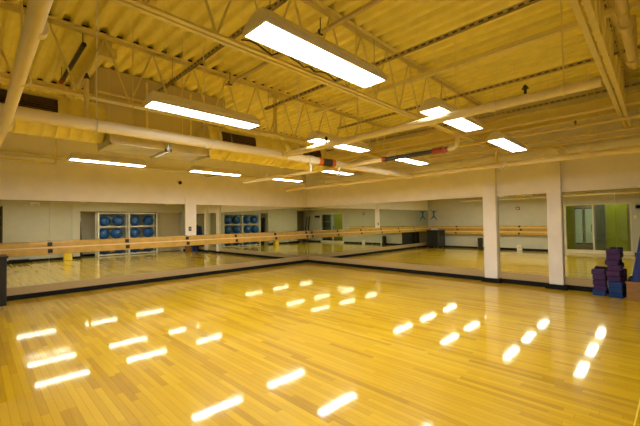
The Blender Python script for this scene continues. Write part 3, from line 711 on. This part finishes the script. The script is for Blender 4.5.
for r_, z in enumerate((.08, .82, 1.44)):
    for c_, yy in enumerate((-4.33, -3.74 if r_ else -3.66, -2.97, -2.32)):
        yy += 0 if r_ != 1 else (-.04, -.06, -.02, 0)[c_]
        o = ball0 if k == 0 else copy_tree(ball0); k += 1
        o.location = (W+.19, yy, z+.267-.005); o.rotation_euler = (random.uniform(-.3, .3), random.uniform(-.3, .3), random.uniform(-.5, .5))
        o['label'] = 'blue exercise ball, %s row of the rack, %s from the pilaster side' % (rown[r_], coln[c_]); o['group'] = 'blue exercise balls on the rack'
# pleated partition curtain
mb = MB(); n = 60; ys = [-1.86+1.30*i/n for i in range(n+1)]
front = [(W+.30+.025*math.sin(i*PI/2+.4), yv) for i, yv in enumerate(ys)]
vs = [(x, yv, z) for z in (.03, 2.14) for x, yv in front]; m_ = len(front)
mb.add(vs, [(i, i+1, m_+i+1, m_+i) for i in range(m_-1)], True)
t = thing('partition_curtain', 'beige pleated curtain closing the recess beside the ball rack', 'curtain', (W+.3, -1.2, 0)); obj('cloth', mb, CURT, t)
mb = MB(); mb.box(W+.25, W+.35, -1.9, -.55, 2.13, 2.16); obj('track', mb, FRAME, t)
mb = MB(); mb.box(W+.15, W+.25, -1.93, -1.87, 0, 2.16); struct('trim_recess', mb, BLACKM)
# folded table leaning behind the pilaster
t = thing('folding_table', 'black folded table leaning in the recess beside the pilaster', 'table', (W+.3, -5.1, 0))
def slab(mb, x0, x1, y0, z0, y1, z1, th):
    mb.add([(x, a, b) for x in (x0, x1) for a, b in ((y0, z0), (y1, z1), (y1-th, z1), (y0-th, z0))], [(0,1,2,3),(7,6,5,4),(0,4,5,1),(1,5,6,2),(2,6,7,3),(3,7,4,0)])
mb = MB(); slab(mb, W+.34, W+.74, -5.20, .0, -5.30, 1.85, .04); obj('table_top', mb, BLACKM, t)
for x in (W+.38, W+.68): mb = MB(); mb.bar((x, -5.19, .2), (x, -5.27, 1.7), .025, .025); obj('leg', mb, BLACKM, t)
# yellow caution sign
t = thing('caution_sign', 'small yellow folding floor sign beside the pilaster', 'sign', (W-.25, -5.84, 0))
for s in (-1, 1):
    mb = MB(); a = Vector((0, 0, 0)); x_t = W-.22; x_b = W-.22+s*.13
    mb.add([(x_b, -5.99, 0), (x_b, -5.69, 0), (x_t+s*.012, -5.74, .62), (x_t+s*.012, -5.94, .62), (x_b-.008, -5.99, 0), (x_b-.008, -5.69, 0), (x_t+s*.012-.008, -5.74, .62), (x_t+s*.012-.008, -5.94, .62)],
           [(0,1,2,3),(7,6,5,4),(0,4,5,1),(1,5,6,2),(2,6,7,3),(3,7,4,0)]); obj('panel', mb, YELLOW, t)
mb = MB(); mb.box(W-.245, W-.195, -5.90, -5.78, .60, .66); obj('hinge_handle', mb, YELLOW, t)
mb = MB(); mb.bbox(W-.42, W-.02, -7.85, -7.05, 0, .09, .02); t = thing('floor_mat', 'flat black folded mat on the floor along the right wall', 'mat', (W-.2, -7.4, 0)); obj('lower_fold', mb, BLACK, t)
mb = MB(); mb.bbox(W-.40, W-.04, -7.80, -7.15, .09, .14, .02); obj('upper_fold', mb, BLACK, t)
# step ladder in the niche
t = thing('step_ladder', 'dark folded step ladder standing in the niche beside the front wall', 'ladder', (W+.2, -9.3, 0))
for x in (W+.12, W+.47): 
    mb = MB(); mb.bar((x, -9.05, 0), (x+(.03 if x < W+.3 else -.03), -9.38, 1.95), .03, .06); obj('side_rail', mb, BLACKM, t)
for i in range(6): f_ = (i+.7)/6.3; mb = MB(); mb.box(W+.15, W+.45, -9.05-.33*f_-.03, -9.05-.33*f_+.05, 1.95*f_-.012, 1.95*f_+.012); obj('step', mb, BLACKM, t)

# ---------------------------------------------------------------- right corner: yoga blocks, crate, rolled mats
blk = MB(); blk.bbox(-.10, .10, -.07, .07, 0.001, .099, .011)
meshes = {m.name: blk.mesh('foam_block', m) for m in (PURPLE, PURPLE2, BLUEF)}
stacks = [(8.55, -.27, ['b', 'p', 'p', 'q', 'q'], [-.01, .01, 0, .0, -.02], 'left'),
          (8.77, -.33, ['b', 'b', 'b', 'p', 'q', 'p', 'p', 'p', 'p'], [.02, .02, .02, -.0, -.01, .01, -.02, 0, 0], 'tall middle'),
          (8.835, -.15, ['b', 'b', 'b', 'p', 'q'], [0, 0, 0, -.01, -.01], 'right')]
ordn = ['bottom', 'second', 'third', 'fourth', 'fifth', 'sixth', 'seventh', 'eighth', 'ninth']
for sx, sy, cols, offs, nm in stacks:
    for i, (c_, of) in enumerate(zip(cols, offs)):
        m = {'b': BLUEF, 'p': PURPLE, 'q': PURPLE2}[c_]
        o = bpy.data.objects.new('yoga_block', meshes[m.name]); C.objects.link(o)
        o.location = (sx+of, sy+random.uniform(-.008, .008), i*.1); o.rotation_euler = (0, 0, random.uniform(-.05, .05)+(.08 if of < -.02 else 0))
        pos = 'topmost' if i == len(cols)-1 else ordn[i]+' from the floor' if i else 'bottom'
        tag(o, '%s foam block, %s of the %s stack' % ('blue' if c_ == 'b' else 'purple', pos, nm), 'block', 'foam yoga blocks')
t = thing('wooden_crate', 'low wooden crate with a hand hole holding the leaning blue mats', 'crate', (9.27, -.45, 0))
cx0, cx1, cy0, cy1 = 8.945, 9.575, -.44, -.025
for a in ((cx0, cx1, cy0, cy0+.015), (cx0, cx1, cy1-.015, cy1), (cx1-.015, cx1, cy0+.015, cy1-.015)):
    mb = MB(); mb.box(a[0], a[1], a[2], a[3], 0.01, .33); obj('side_panel', mb, CRATE, t)
mb = MB(); ym = (cy0+cy1)/2; mb.box(cx0, cx0+.015, cy0+.015, cy1-.015, .01, .24); mb.box(cx0, cx0+.015, cy0+.015, ym-.06, .24, .28); mb.box(cx0, cx0+.015, ym+.06, cy1-.015, .24, .28); mb.box(cx0, cx0+.015, cy0+.015, cy1-.015, .28, .33); obj('side_panel', mb, CRATE, t)
mb = MB(); mb.box(cx0+.01, cx1-.01, cy0+.01, cy1-.01, 0, .02); obj('bottom', mb, CRATE, t)
mb = MB(); mb.bbox(cx0-.01, cx1+.01, cy0-.01, cy0, .29, .33, .002); obj('rim', mb, CRATE, t)
mats = [((9.055, -.32), (9.27, -.32), 1.36, .09, 'nearest and leftmost rolled blue mat leaning in the crate'), ((9.055, -.135), (9.28, -.135), 1.42, .085, 'rolled blue mat leaning behind the leftmost one in the crate'),
        ((9.28, -.32), (9.48, -.32), 1.3, .085, 'rolled blue mat by the right wall, front of the crate'), ((9.28, -.135), (9.48, -.135), 1.36, .085, 'rolled blue mat by the right wall, back of the crate')]
for (ax, ay), (bx, by), zt, r, lab in mats:
    t = thing('rolled_mat', lab, 'mat', (ax, ay, .03), 'rolled blue mats in the crate')
    a = Vector((ax, ay, .06)); b = Vector((bx, by, zt)); mb = MB(); mb.tube(a, b, r, 20); obj('roll', mb, MAT_B, t)
    d = (b-a).normalized(); u = d.orthogonal().normalized(); w = d.cross(u); mb = MB()
    mb.path([b+d*.002+u*rr*math.cos(th)+w*rr*math.sin(th) for th, rr in [(i*.5, .012+(r-.02)*i/38) for i in range(39)]], .004, 5); obj('spiral_end', mb, BLACK, t)
    for f_ in (.3, .75): c = a.lerp(b, f_); mb = MB(); mb.tube(c-d*.02, c+d*.02, r+.003, 20); obj('strap', mb, MAT_B, t)
